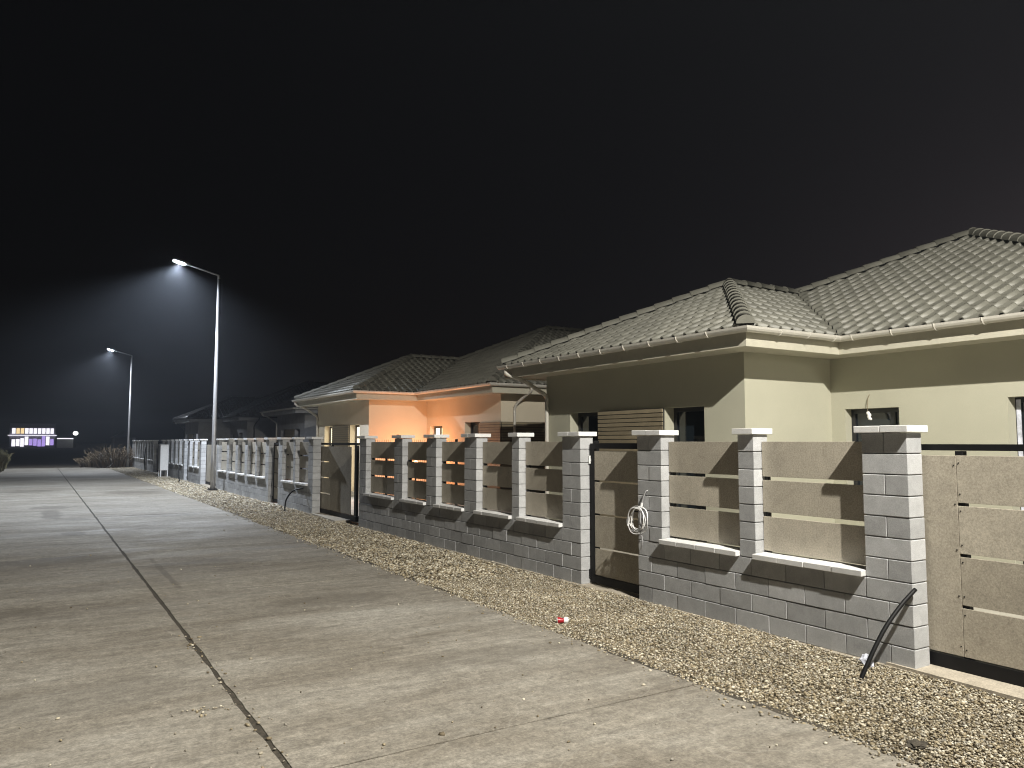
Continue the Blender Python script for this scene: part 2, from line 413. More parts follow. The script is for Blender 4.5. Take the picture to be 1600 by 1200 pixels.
# ------------------------------------------------------------------ fences
def block_row(parent, y0, y1, z, shift, far=None):
    """one course of concrete blocks from y0 to y1 in running bond"""
    y = y0; first = True
    while y < y1 - .02:
        L = BL
        if first and shift: L = BL/2
        if y1 - (y+L) < .11: L = y1 - y
        first = False
        put_block(parent, y, L, z, far); y += L
def put_block(parent, y, L, z, far=None):
    h = ROW - .0085
    if far is not None:
        far.box(XF, XF+.2, y+.002, y+L-.002, z+.008, z+ROW); return
    o = put('block', boxmesh(.2, round(L, 3)-.004, h, M['block'], .004), parent,
            (XF+.1+rnd.uniform(-.0025, .0025), y+L/2, z+.0085), (0, 0, rnd.uniform(-.003, .003)))
def fence(name_y, pillars, label, near, dz=0.0):
    """pillars: list of (y0, y1); low wall between, boards in the bays"""
    y0, y1 = pillars[0][0], pillars[-1][1]
    root = empty('block_fence', (XF+.1, (y0+y1)/2, 0), label, 'fence', 'concrete block fences along the verge')
    core = MB(); core.box(XF+.012, XF+.188, y0+.012, y1-.012, .0, 4*ROW)
    for a, b in pillars: core.box(XF+.012, XF+.188, a+.012, b-.012, 4*ROW, 11*ROW)
    core.build('mortar_core', M['core'], root)
    ft = MB(); yy = y0-.05
    while yy < y1+.05:
        s = min(.45, y1+.05-yy); ft.box(XF-.035-rnd.uniform(0, .03), XF+.26, yy, yy+s, -.11, rnd.uniform(.004, .014)); yy += s
    ft.build('footing', M['footing'], root)
    far = None if near else MB()
    for r in range(4): block_row(root, y0, y1, r*ROW, r % 2 == 0, far)
    for a, b in pillars:
        wide = b-a > .3
        for r in range(4, 11):
            if wide and r % 2 == 0:
                put_block(root, a, (b-a)/2, r*ROW, far); put_block(root, a+(b-a)/2, (b-a)/2, r*ROW, far)
            else: put_block(root, a, b-a, r*ROW, far)
        parts = [(a-.036, (a+b)/2), ((a+b)/2, b+.036)] if wide else [(a-.03, b+.03)]
        zt = 11*ROW+.003+(.012 if wide else 0)*0
        for (c, d) in parts:
            put('cap', boxmesh(.29, round(d-c, 3)-.003, .056, M['cap'], .004), root,
                (XF+.1-.004+rnd.uniform(-.003, .003), (c+d)/2, zt+rnd.uniform(0, .003)), (0, 0, rnd.uniform(-.006, .006)))
    if far: 
        tag(far.build('blocks', M['block_far'], root), kind='stuff')
    for i in range(len(pillars)-1):
        a, b = pillars[i][1], pillars[i+1][0]
        n = 4 if near else 1; L = (b-a)/n
        for k in range(n):
            put('sill_slab', boxmesh(.225, round(L, 3)-.003, .05, M['cap'], .004), root,
                (XF+.056+rnd.uniform(-.003, .003), a+(k+.5)*L, 4*ROW+.006+rnd.uniform(0, .002)), (0, R_(-2.0), 0))
        for z0, h in ((.752, .322), (1.111, .304), (1.452, .334)):
            put('board', boxmesh(.014, round(b-a, 3)-.006+.0, h, M['board'], .0015), root,
                (XF+.117, (a+b)/2, z0+rnd.uniform(-.003, .003)), (rnd.uniform(-.0025, .0025), 0, 0))
        ps = MB()
        for yy in (a+.035, b-.035) if b-a < 1.3 else (a+.035, (a+b)/2, b-.035):
            put('post', boxmesh(.04, .04, 1.05, M['steel'], .002), root, (XF+.147, yy, 4*ROW+.06))
    return root
SECT_A = [(3.545, 3.945), (5.08, 5.28), (6.37, 6.77)]
SECT_B = [(7.85, 8.25), (9.31, 9.51), (10.56, 10.96), (11.99, 12.38), (13.43, 13.82), (15.31, 15.70)]
lab_a = ['short grey block fence with two boarded bays beside the nearest wide gate',
         'short block fence with an arched black conduit leaning on it',
         'short pale block fence just past the nearer street lamp pole',
         'short dark block fence beyond the white utility cabinet']
lab_b = ['long grey block fence of five boarded bays below the orange lit house',
         'long block fence of five narrow bays just in front of the nearer lamp pole',
         'long block fence whose far end stands behind the white utility cabinet',
         'farthest dim block fence running toward the distant lamp pole']
for n in range(4):
    d = n*LOT
    fence(n, [(a+d, b+d) for a, b in SECT_A], lab_a[n], n < 2)
    fence(n, [(a+d, b+d) for a, b in SECT_B], lab_b[n], n < 2)

# ------------------------------------------------------------------ gates
def walk_gate(d, label):
    a, b = 6.79+d, 7.84+d; X = XF+.135
    r = empty('walk_gate', (X, (a+b)/2, 0), label, 'gate', 'narrow walk gates in the fences')
    f = MB()
    f.box(X, X+.05, a+.01, a+.07, .03, 1.765); f.box(X, X+.05, b-.09, b-.01, .03, 1.765)
    f.box(X, X+.05, a+.07, b-.09, 1.70, 1.765); f.box(X, X+.05, a+.07, b-.09, .03, .125)
    f.build('frame', M['steel'], r, bevel=.002)
    g_ = MB(); g_.box(X+.06, X+.12, b-.05, b+.0, .02, 1.80); g_.box(X+.06, X+.12, a-.0, a+.05, .02, 1.80)
    g_.build('gate_post', M['steel'], r)
    for z0, z1 in ((.13, .458), (.478, .868), (.892, 1.282), (1.306, 1.672)):
        put('board', boxmesh(.014, b-a-.15, round(z1-z0, 3), M['board'], .0015), r, (X+.018, (a+b)/2-.01, z0))
    for z in (.14, 1.56):
        h = MB(); h.tube([(X+.0, b-.005, z-.05), (X+.0, b-.005, z+.05)], .016, 8); h.box(X-.003, X+.02, b-.03, b+.008, z-.02, z+.02)
        h.build('hinge', M['white'] if z > 1 else M['steel'], r)
    k = MB(); k.box(X-.012, X+.002, a+.02, a+.06, .86, 1.06); k.tube([(X-.04, a+.04, .98), (X-.04, a+.15, .98)], .009, 6); k.tube([(X, a+.04, .98), (X-.045, a+.04, .98)], .009, 6)
    k.build('latch', M['steel'], r)
    st = MB(); st.box(XF-.06, XF+.28, a-.02, b+.01, -.1, .012)
    st.build('threshold', M['footing'], r)
    return r
walk_gate(0, 'black framed walk gate with four tan boards and a white cable coil hanging beside it')
walk_gate(LOT, 'very narrow looking dark walk gate between the second plot\'s two fences')
walk_gate(2*LOT, 'small far walk gate beside the pale pillars beyond the nearer lamp')
walk_gate(3*LOT, 'farthest walk gate, a dark upright in the dim last fence')

def slide_gate(y0, y1, segs, label, uprights):
    """segs: list of (ya, yb, 'h' | 'v') board fields"""
    X = XF+.235
    r = empty('sliding_gate', (X, (y0+y1)/2, 0), label, 'gate', 'wide sliding gates between the plots')
    f = MB()
    f.box(X+.017, X+.077, y0, y1, 1.715, 1.765); f.build('top_rail', M['steel'], r, bevel=.002)
    f = MB(); f.box(X-.01, X+.08, y0, y1, .02, .135); f.build('bottom_rail', M['steel'], r, bevel=.002)
    for ya, w in uprights:
        put('upright', boxmesh(.06, w, 1.575, M['steel'], .002), r, (X+.047, ya, .137))
    for ya, yb, kind in segs:
        if kind == 'v':
            put('board', boxmesh(.014, round(yb-ya, 3)-.004, 1.53, M['board'], .0015), r, (X+.008, (ya+yb)/2, .146))
            zs = (.22, .6, .95, 1.3, 1.6)
        else:
            for k in range(4):
                put('board', boxmesh(.014, round(yb-ya, 3)-.004, .364, M['board'], .0015), r, (X+.008, (ya+yb)/2, .146+k*.389))
            zs = (.2, .46, .60, .86, .99, 1.25, 1.38, 1.62)
        if y0 < 10:
            for yy in (ya+.02, yb-.02):
                for z in zs:
                    s = MB(); s.tube([(X-.003, yy, z), (X+.003, yy, z)], .0055, 6); s.build('screw', M['steel'], r)
    t = MB(); t.box(X-.0, X+.06, y0-.3, y1-.1, .0, .018); t.build('rail', M['post'], r)
    th = MB(); th.prism([(XF-.14, y0+.3, -.1), (XF+.228, y0+.3, -.1), (XF+.228, y1-.02-.3, -.1), (XF-.02, y1-.02-.3, -.1)], .132)
    th.build('threshold', M['footing'], r)
    return r
slide_gate(-.35, 4.1, [(3.30, 4.08, 'v'), (.1, 3.30, 'h'), (-.34, .1, 'v')], 'nearest wide sliding gate of tan boards at the right edge',
           [(-.32, .06), (.1, .06), (1.7, .05), (3.285, .06), (4.07, .06)])
slide_gate(16.50, 19.35, [(18.32, 19.33, 'h'), (16.86, 18.32, 'v')], 'wide sliding gate with crossed triangular shadows and lit slots, middle of the fence row',
           [(16.62, .13), (18.32, .06), (19.32, .06)])
slide_gate(15.95+LOT, 19.35+LOT, [(17.9+LOT, 19.33+LOT, 'v'), (16.0+LOT, 17.9+LOT, 'h')], 'pale sliding gate directly behind the nearer lamp pole', [(15.98+LOT, .06), (19.3+LOT, .06)])
slide_gate(15.95+2*LOT, 19.35+2*LOT, [(17.9+2*LOT, 19.33+2*LOT, 'v'), (16.0+2*LOT, 17.9+2*LOT, 'h')], 'dark far sliding gate behind the white utility cabinet', [(15.98+2*LOT, .06), (19.3+2*LOT, .06)])

# ------------------------------------------------------------------ houses
PIT = .456; CA, SA = math.cos(math.atan(PIT)), math.sin(math.atan(PIT))
ZE = 3.385
TW, TL = .25, .345
def tile_mesh(mat):
    k = ('tile', mat.name)
    if k in _cache: return _cache[k]
    prof = [(0, .004), (.012, .0), (.08, -.002), (.155, .0), (.166, .010), (.176, .036), (.192, .050), (.216, .050), (.234, .036), (.2495, .004)]
    v = []; f = []; n = len(prof)
    for t, dz in ((-.03, .018), (TL, .004)):
        for x, z in prof: v.append((x, t, z+dz))
    for x, z in prof: v.append((x, -.03, z+dz*0-.006))
    for i in range(n-1):
        f.append((i, i+1, n+i+1, n+i)); f.append((2*n+i, 2*n+i+1, i+1, i))
    m = mesh_py('roof_tile', v, f, mat)
    for i, p_ in enumerate(m.polygons): p_.use_smooth = i % 2 == 0 and i >= 6
    _cache[k] = m; return m
def hip_mesh(mat):
    k = ('hip', mat.name)
    if k in _cache: return _cache[k]
    v = []; f = []; n = 9
    for t, r, dz in ((-.03, .130, .008), (.37, .118, -.006)):
        for i in range(n):
            a = math.pi*i/(n-1); v.append((r*math.cos(a), t, r*.95*math.sin(a)+dz-.015))
    for i in range(n-1): f.append((i, i+1, n+i+1, n+i))
    f.append(tuple(range(n)))
    m = mesh_py('ridge_tile', v, f, mat, True)
    m.polygons[-1].use_smooth = False
    _cache[k] = m; return m
def sweep(path, prof, name, mat, parent, closed_prof=True):
    """prof (outward, z) swept along a horizontal path with mitred corners; outward = right of travel"""
    P = [Vector(p) for p in path]; mb = MB(); n = len(prof)
    for i, p in enumerate(P):
        d0 = (P[i]-P[i-1]).normalized() if i else None
        d1 = (P[i+1]-P[i]).normalized() if i < len(P)-1 else None
        nr = lambda d: Vector((d.y, -d.x, 0))
        if d0 is None: o = nr(d1)
        elif d1 is None: o = nr(d0)
        else:
            o = nr(d0)+nr(d1); o = o/ (o.length**2/2)
        for a, z in prof: mb.v.append((p.x+o.x*a, p.y+o.y*a, p.z+z))
    for i in range(len(P)-1):
        for k in range(n if closed_prof else n-1):
            k2 = (k+1) % n; mb.f.append((i*n+k, i*n+k2, (i+1)*n+k2, (i+1)*n+k))
    if closed_prof:
        mb.f.append(tuple(range(n))); mb.f.append(tuple((len(P)-1)*n+k for k in range(n)))
    return mb.build(name, mat, parent)
def wall(parent, axis, pos, a0, a1, z0, z1, openings, depth, mat, name='wall'):
    """wall slab with openings; axis 'x': road-side face at X = pos, runs in Y; axis 'y': face at Y = pos, runs in X. Depth goes +axis."""
    us = sorted({a0, a1} | {o[0] for o in openings} | {o[1] for o in openings})
    zs = sorted({z0, z1} | {o[2] for o in openings} | {o[3] for o in openings})
    mb = MB(); T = (lambda d, u, z: (pos+d, u, z)) if axis == 'x' else (lambda d, u, z: (u, pos+d, z))
    for i in range(len(us)-1):
        for k in range(len(zs)-1):
            u, v, p, q = us[i], us[i+1], zs[k], zs[k+1]
            if any(o[0] <= u and v <= o[1] and o[2] <= p and q <= o[3] for o in openings): continue
            for d in (0, depth): mb.poly([T(d,u,p), T(d,v,p), T(d,v,q), T(d,u,q)])
    for (u, v, p, q) in list(openings) + [(a0, a1, z0, z1)]:
        for e in (((u,p),(v,p)), ((v,p),(v,q)), ((v,q),(u,q)), ((u,q),(u,p))):
            mb.poly([T(0,*e[0]), T(0,*e[1]), T(depth,*e[1]), T(depth,*e[0])])
    bm_w = mb.build(name, mat, parent)
    return bm_w
def window(parent, axis, pos, u0, u1, z0, z1, pane_mat, mullions=(), film=False):
    """frame set back from the wall face by pos"""
    T = (lambda d0, d1, a, b, p, q: (pos+d0, pos+d1, a, b, p, q)) if axis == 'x' else (lambda d0, d1, a, b, p, q: (a, b, pos+d0, pos+d1, p, q))
    fr = MB(); t = .07
    for a, b, p, q in ((u0, u0+t, z0, z1), (u1-t, u1, z0, z1), (u0+t, u1-t, z1-t, z1), (u0+t, u1-t, z0, z0+t)): fr.box(*T(0, .07, a, b, p, q))
    for mpos in mullions: fr.box(*T(.002, .068, mpos-.04, mpos+.04, z0+t, z1-t))
    w = fr.build('window', M['frame'], parent)
    pn = MB(); pn.box(*T(.03, .045, u0+t, u1-t, z0+t, z1-t)); pn.build('pane', pane_mat, w)
    if film:
        fm = MB()
        for a, b in ((u1-t-.0, u1-.012),): fm.box(*T(-.004, -.001, a, b, z0+.05, z1-.03))
        fm.build('protective_film', M['film'], w)
    return w
def house(n, dx, dz, label, wallm, tilem, cutm, detail, lit=False, roof_gutter=None):
    dy = n*LOT
    q = lambda x, y, z=0: (x+dx, y+dy, z+dz)
    root = empty('house', q(13, 8.2), label, 'house', 'one-storey hipped-roof houses')
    gm = roof_gutter or M['gutter']; fm = M['fascia'] if detail < 2 else wallm
    XW, XI, YA, YB, YN, XB = 9.0+dx, 11.04+dx, 7.96+dy, 13.24+dy, 3.12+dy, 24.4+dx
    zt = 3.14+dz; dep = .3
    wo = [(8.79+dy, 9.69+dy, .15+dz, 2.36+dz), (11.49+dy, 12.41+dy, .15+dz, 2.36+dz)]
    wall(root, 'x', XW, YA, YB, dz-.1, zt, wo, dep, wallm)
    wall(root, 'y', YA, XW+.3, XI, dz-.1, zt, [], dep, wallm)
    io = [(6.80+dy, 7.71+dy, .9+dz, 2.31+dz), (4.32+dy, 5.27+dy, .15+dz, 2.385+dz)]
    wall(root, 'x', XI, YN, YA, dz-.1, zt, io, dep, wallm)
    wall(root, 'y', YN, XI+.3, XB, dz-.1, zt, [(14.5+dx, 16.3+dx, .9+dz, 2.3+dz)], dep, wallm)
    wall(root, 'y', YB-.3, XW+.3, XB, dz-.1, zt, [], dep, wallm)
    wall(root, 'x', XB-.3, YN+.3, YB-.3, dz-.1, zt, [], dep, wallm)
    pane = M['lit'] if lit else M['glass']
    for a, b, p, z in wo: window(root, 'x', XW+.2, a, b, p, z, pane)
    window(root, 'x', XI+.16, *io[0], pane, (7.25+dy,) if lit else (7.0+dy,))
    window(root, 'x', XI+.2, *io[1], M['glass'], (), film=(detail == 0))
    window(root, 'y', YN+.18, 14.5+dx, 16.3+dx, .9+dz, 2.3+dz, M['glass'], (15.4+dx,))
    # slatted cladding
    def slats(parent_name, axis, pos, u0, u1):
        bk = MB()
        if axis == 'x': bk.box(pos-.022, pos-.004, u0+.002, u1-.002, .16+dz, 2.355+dz)
        else: bk.box(u0+.002, u1-.002, pos-.022, pos-.004, .16+dz, 2.355+dz)
        pn = bk.build('slat_panel', M['frame'], root)
        z = 2.36-.075; jb = MB()
        while z > .16:
            c = (pos-.034, (u0+u1)/2, z+dz) if axis == 'x' else ((u0+u1)/2, pos-.034, z+dz)
            L = round(u1-u0, 3)
            if detail == 0: put('slat', boxmesh(.022, L, .062, M['slat'], .003) if axis == 'x' else boxmesh(L, .022, .062, M['slat'], .003), pn, c)
            else:
                if axis == 'x': jb.box(pos-.045, pos-.023, u0, u1, z+dz, z+dz+.062)
                else: jb.box(u0, u1, pos-.045, pos-.023, z+dz, z+dz+.062)
            z -= .0745
        if jb.v: tag(jb.build('slats', M['slat'], pn), kind='stuff')
    slats('front', 'x', XW, 9.71+dy, 11.47+dy)
    if detail < 2:
        slats('corner', 'x', XI, YN-.03, 4.30+dy)
        slats('side', 'y', YN, XI+.0, XI+2.6)
    # roof
    E0, E1, EI, EY = 8.35, 10.40, 13.86, 2.5     # wing eave X, main eave X, far eave Y, near eave Y
    mid = (7.34+EI)/2; run = (EI-7.34)/2
    hr = (EI-EY)/2; ym = (EI+EY)/2; xb = 25.0
    Zr = lambda dist: ZE+PIT*dist
    apexw = (E0+run, mid, Zr(run)); meet = (E1+run, mid, Zr(run)); apexm = (E1+hr, ym, Zr(hr)); backm = (xb-hr, ym, Zr(hr))
    slopes = [
        ('x-', (E0, EI), [(E0, EI, ZE), (E0, 7.34, ZE), apexw]),
        ('y-', (E0, 7.34), [(E0, 7.34, ZE), (E1, 7.34, ZE), meet, apexw]),
        ('x-', (E1, 7.34), [(E1, 7.34, ZE), (E1, EY, ZE), apexm, meet]),
        ('y-', (E1, EY), [(E1, EY, ZE), (xb, EY, ZE), backm, apexm]),
        ('y+', (xb, EI), [(xb, EI, ZE), (E0, EI, ZE), apexw, meet, apexm, backm]),
        ('x+', (xb, EY), [(xb, EY, ZE), (xb, EI, ZE), backm]),
    ]
    deck = MB()
    for _, _, P in slopes: deck.poly([q(*p) for p in P])
    roof = deck.build('roof', M['valley'], root)
    full = []; cut = bmesh.new(); tv = tile_mesh(tilem)
    base_v = [v.co.copy() for v in tv.vertices]; base_f = [tuple(p.vertices) for p in tv.polygons]; base_s = [p.use_smooth for p in tv.polygons]
    far = bmesh.new()
    for side, o, P in slopes:
        if side == 'x+' : continue
        u, v = {'x-': ((0,-1,0), (CA,0,SA)), 'y-': ((1,0,0), (0,CA,SA)), 'y+': ((-1,0,0), (0,-CA,SA))}[side]
        u, v = Vector(u), Vector(v); nn = u.cross(v); org = Vector(q(o[0], o[1], ZE)) + nn*.012
        Mx = Matrix((u, v, nn)).transposed().to_4x4()
        pts = [Vector(q(*p)) for p in P]
        st = [((p-org).dot(u), (p-org).dot(v)) for p in pts]
        s0, s1, t1 = min(a for a, b in st), max(a for a, b in st), max(b for a, b in st)
        def inside(a, b, m=0):
            for i in range(len(st)):
                (x0, y0), (x1, y1) = st[i], st[(i+1) % len(st)]
                if abs(y0) < .02 and abs(y1) < .02: continue
                if (x1-x0)*(b-y0)-(y1-y0)*(a-x0) < m: return False
            return True
        mine_cut = bmesh.new(); nt = int(t1/TL)+1; ns_ = int((s1-s0)/TW)+2
        conv = side != 'y+'
        for j in range(nt):
            for i in range(-1, ns_):
                a = s0+i*TW-.06; b = j*TL-.02
                c4 = [inside(x, y) for x in (a, a+TW) for y in (b, b+TL)]
                if not any(c4): continue
                m4 = Mx.copy(); m4.translation = org+u*a+v*b
                if all(c4) and s0-.1 <= a and a+TW <= s1+.1: full.append(m4)
                elif conv or sum(c4) > 1:
                    tgt = mine_cut if conv else far
                    vs = [tgt.verts.new(m4 @ c) for c in base_v]
                    for fi, f in enumerate(base_f): tgt.faces.new([vs[k] for k in f]).smooth = base_s[fi]
        if conv:
            for i in range(len(pts)):
                p0, p1 = pts[i], pts[(i+1) % len(pts)]
                if abs(p0.z-p1.z) < .01 and abs(p0.z-(ZE+dz)) < .02: continue
                d = p1-p0; d.z = 0
                if d.length < .01: continue
                side_n = Vector((d.y, -d.x, 0)).normalized()     # outside for counter-clockwise rings
                if (sum(pts, Vector())/len(pts)-p0).dot(side_n) > 0: side_n = -side_n
                bmesh.ops.bisect_plane(mine_cut, geom=mine_cut.verts[:]+mine_cut.edges[:]+mine_cut.faces[:], plane_co=p0+side_n*-.01, plane_no=side_n, clear_outer=True)
        tmp = bpy.data.meshes.new('tmp'); mine_cut.to_mesh(tmp); mine_cut.free(); far.from_mesh(tmp); bpy.data.meshes.remove(tmp)
    cam_p = Vector((0, 0, EYE))
    full.sort(key=lambda m: (m.translation-cam_p).length)
    if detail == 0:
        nsingle = 300
        front = [m for m in full if m.col[2].dot(Vector((*(cam_p-m.translation), 0))) > 0 or True]
        single = [m for m in front if m.translation.y > 2.8 and m.col[1].y >= -.1 and not (m.col[1].y > .5 and m.translation.x > 10.6 and m.translation.y < 7.2)][:nsingle]
    else: single = []
    ids = {id(m) for m in single}
    for m in single: put('roof_tile', tv, roof, m.translation, mat4=m)
    for m in full:
        if id(m) in ids: continue
        vs = [far.verts.new(m @ c) for c in base_v]
        for fi, f in enumerate(base_f): far.faces.new([vs[k] for k in f]).smooth = base_s[fi]
    me = bpy.data.meshes.new('roof_tiles'); far.to_mesh(me); far.free(); me.materials.append(cutm)
    for v_ in me.vertices: v_.co -= wof(roof)
    tag(put('roof_tiles', me, roof, wof(roof)), kind='stuff')
    # ridges and hips
    hm = hip_mesh(tilem); rb = bmesh.new()
    for A, B in (((E0, 7.34, ZE), apexw), ((E0, EI, ZE), apexw), (apexw, meet), (meet, apexm), ((E1, EY, ZE), apexm), (apexm, backm)):
        A, B = Vector(q(*A)), Vector(q(*B)); d = (B-A); L = d.length; d.normalize()
        x = d.cross(Vector((0,0,1))).normalized(); z = x.cross(d)
        k = 0; nk = int(L/.355)
        for k in range(nk):
            m4 = Matrix((x, d, z)).transposed().to_4x4(); m4.translation = A+d*(.02+k*L/nk)+z*.062
            if detail == 0 and A.y-dy > 2.6: put('ridge_tile', hm, roof, m4.translation, mat4=m4)
            else:
                vs = [rb.verts.new(m4 @ v_.co) for v_ in hm.vertices]
                for p in hm.polygons: rb.faces.new([vs[i] for i in p.vertices])
    me = bpy.data.meshes.new('ridge_tiles'); rb.to_mesh(me); rb.free(); me.materials.append(cutm)
    for v_ in me.vertices: v_.co -= wof(roof)
    tag(put('ridge_tiles', me, roof, wof(roof)), kind='stuff')
    # soffit, fascia, gutter
    ring = [(E0, EI), (E0, 7.34), (E1, 7.34), (E1, EY), (xb, EY), (xb, EI)]
    so = MB(); so.prism([q(x, y, 3.14) for x, y in ring], .02); so.build('soffit', fm, root)
    path = [q(x, y, 0) for x, y in ring]; path = [path[-1]] + path[:-1]
    sweep([path[1], path[2], path[3], path[4], path[5]], [(-.02, 3.118), (.004, 3.118), (.004, 3.37), (-.02, 3.37)], 'fascia', fm, root)
    sweep([path[1], path[0]][::-1], [(-.02, 3.118), (.004, 3.118), (.004, 3.37), (-.02, 3.37)], 'fascia', fm, root)
    gp = []
    for rr, seq in ((.076, range(0, 9)), (.069, range(8, -1, -1))):
        for k in seq:
            a = math.pi+math.pi*k/8; gp.append((.105+rr*math.cos(a), 3.375+rr*1.05*math.sin(a)))
    gut = sweep([q(E0, EI+.03, 0), path[2], path[3], path[4], path[5]], gp, 'gutter', gm, root)
    if detail == 0:
        def br(x, y, hor):
            b = MB(); pts = []
            for k in range(7):
                a = math.pi+math.pi*k/6; o_ = .105+.083*math.cos(a); z = 3.375+.083*1.05*math.sin(a)
                pts.append(q(x-o_, y, z) if hor else q(x, y-o_, z))
            b.tube(pts, .008, 5); b.build('gutter_bracket', gm, gut)
        y = 13.5
        while y > 7.5: br(E0, y, True); y -= .62
        for x in (8.9, 9.5, 10.1): br(x, 7.34, False)
        y = 7.0
        while y > 2.6: br(E1, y, True); y -= .62
    def spout(pts):
        s = MB(); s.tube(smooth_path([q(*p) for p in pts], 5), .042, 10); s.build('downspout', gm, root, smooth=True)
    spout([(E0-.08, 13.66, 3.33), (E0-.08, 13.64, 3.2), (8.52, 13.48, 3.08), (8.80, 13.27, 2.86), (8.94, 13.17, 2.72), (8.95, 13.16, 2.5), (8.95, 13.16, 1.5), (8.95, 13.16, .1)])
    spout([(11.60, EY-.08, 3.33), (11.60, EY-.08, 3.2), (11.56, 2.72, 3.06), (11.48, 2.98, 2.86), (11.46, 3.07, 2.7), (11.46, 3.07, 2.5), (11.46, 3.07, 1.5), (11.46, 3.07, .1)])
    return root
house(0, 0, 0, 'nearest cream house with a large grey tiled roof, at the right', M['stucco'], M['tile'], M['tile_far'], 0)
house(1, 0, 0, 'middle house with an orange lit wall and two bright windows', M['stucco2'], M['tile'], M['tile_far'], 1, lit=True)
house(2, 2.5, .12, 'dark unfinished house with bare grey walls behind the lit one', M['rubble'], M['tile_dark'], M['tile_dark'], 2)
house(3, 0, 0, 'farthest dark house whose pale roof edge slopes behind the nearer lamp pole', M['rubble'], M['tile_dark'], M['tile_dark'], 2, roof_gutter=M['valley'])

# dangling cable with lamp holder on the nearest house
c = MB(); c.tube(smooth_path([(11.03, 7.27, 2.52), (10.99, 7.27, 2.45), (10.98, 7.275, 2.3), (10.985, 7.26, 2.2)], 5), .006, 6)
r = c.build('hanging_cable', M['slat'], origin=(11.03, 7.27, 2.52)); tag(r, 'thin cable with a taped white end hanging above the small dark window', 'cable')
k = MB(); k.tube(smooth_path([(10.985, 7.29, 2.25), (10.98, 7.25, 2.21), (10.975, 7.25, 2.16), (10.98, 7.21, 2.13)], 4), [.012, .026, .03, .022, .03, .034, .026, .03, .02, .03, .024, .02, .012], 7)
k.build('taped_end', M['white'], r, smooth=True)

# amber garden lamp in the yard of the middle house
def garden_lamp(p, label):
    r = empty('garden_lamp', p, label, 'garden lamp')
    x, y, z = p
    b = MB(); b.tube([(x, y, -.05), (x, y, 1.0)], [.03, .022], 8); b.tube([(x, y, -.05), (x, y, .02)], .09, 10); b.build('post', M['steel'], r)
    s = MB(); s.tube([(x, y, 1.0), (x, y, 1.03), (x, y, 1.10), (x, y, 1.18), (x, y, 1.21)], [.04, .08, .095, .06, .02], 12)
    s.build('globe', emit('amber_globe', (1, .5, .2), 10), r, smooth=True)
    ld = bpy.data.lights.new('garden_light', 'POINT'); ld.energy = 135; ld.color = (1, .36, .135); ld.shadow_soft_size = .1
    lo = bpy.data.objects.new('light', ld); col.objects.link(lo); lo.parent = r; lo.location = (0, 0, 1.34)
garden_lamp((10.1, 6.75+LOT, 0), 'amber garden lamp by the orange lit wall, behind the fence')

# ------------------------------------------------------------------ street lamps
def luminaire(ld, back):
    """street-light optics: more light thrown along the street than straight down, little behind the pole when back is set"""
    ld.use_nodes = True; ns, ls = ld.node_tree.nodes, ld.node_tree.links
    em = next(n for n in ns if n.type == 'EMISSION')
    tc = ns.new('ShaderNodeTexCoord'); sp = ns.new('ShaderNodeSeparateXYZ'); ls.new(tc.outputs['Normal'], sp.inputs[0])
    def mth(op, a, b=None):
        m = ns.new('ShaderNodeMath'); m.operation = op
        for i, v in enumerate((a, b)):
            if v is None: continue
            if hasattr(v, 'is_output'): ls.new(v, m.inputs[i])
            else: m.inputs[i].default_value = v
        return m.outputs[0]
    z = mth('ABSOLUTE', sp.outputs['Z'])
    rp = ns.new('ShaderNodeValToRGB'); e = rp.color_ramp.elements
    while len(e) < 5: e.new(.5)
    for el, (p, v) in zip(e, ((0, .30), (.15, .50), (.5, .57), (.75, .49), (1, .30))): el.position = p; el.color = (v, v, v, 1)
    ls.new(z, rp.inputs['Fac'])
    st = mth('MULTIPLY', rp.outputs['Color'], 2.0)
    if back:
        h = mth('SQRT', mth('SUBTRACT', 1.0001, mth('MULTIPLY', z, z)))
        az = mth('MULTIPLY', mth('DIVIDE', sp.outputs['X'], h), back)
        mr = ns.new('ShaderNodeMapRange'); mr.interpolation_type = 'SMOOTHSTEP'; ls.new(az, mr.inputs['Value'])
        for k, v in (('From Min', .60), ('From Max', .78), ('To Min', 1.0), ('To Max', .10)): mr.inputs[k].default_value = v
        near = ns.new('ShaderNodeMapRange'); ls.new(z, near.inputs['Value'])
        for k, v in (('From Min', .80), ('From Max', .93), ('To Min', 0.0), ('To Max', 1.0)): near.inputs[k].default_value = v
        st = mth('MULTIPLY', st, mth('MAXIMUM', mr.outputs[0], near.outputs[0]))
    ls.new(st, em.inputs['Strength'])
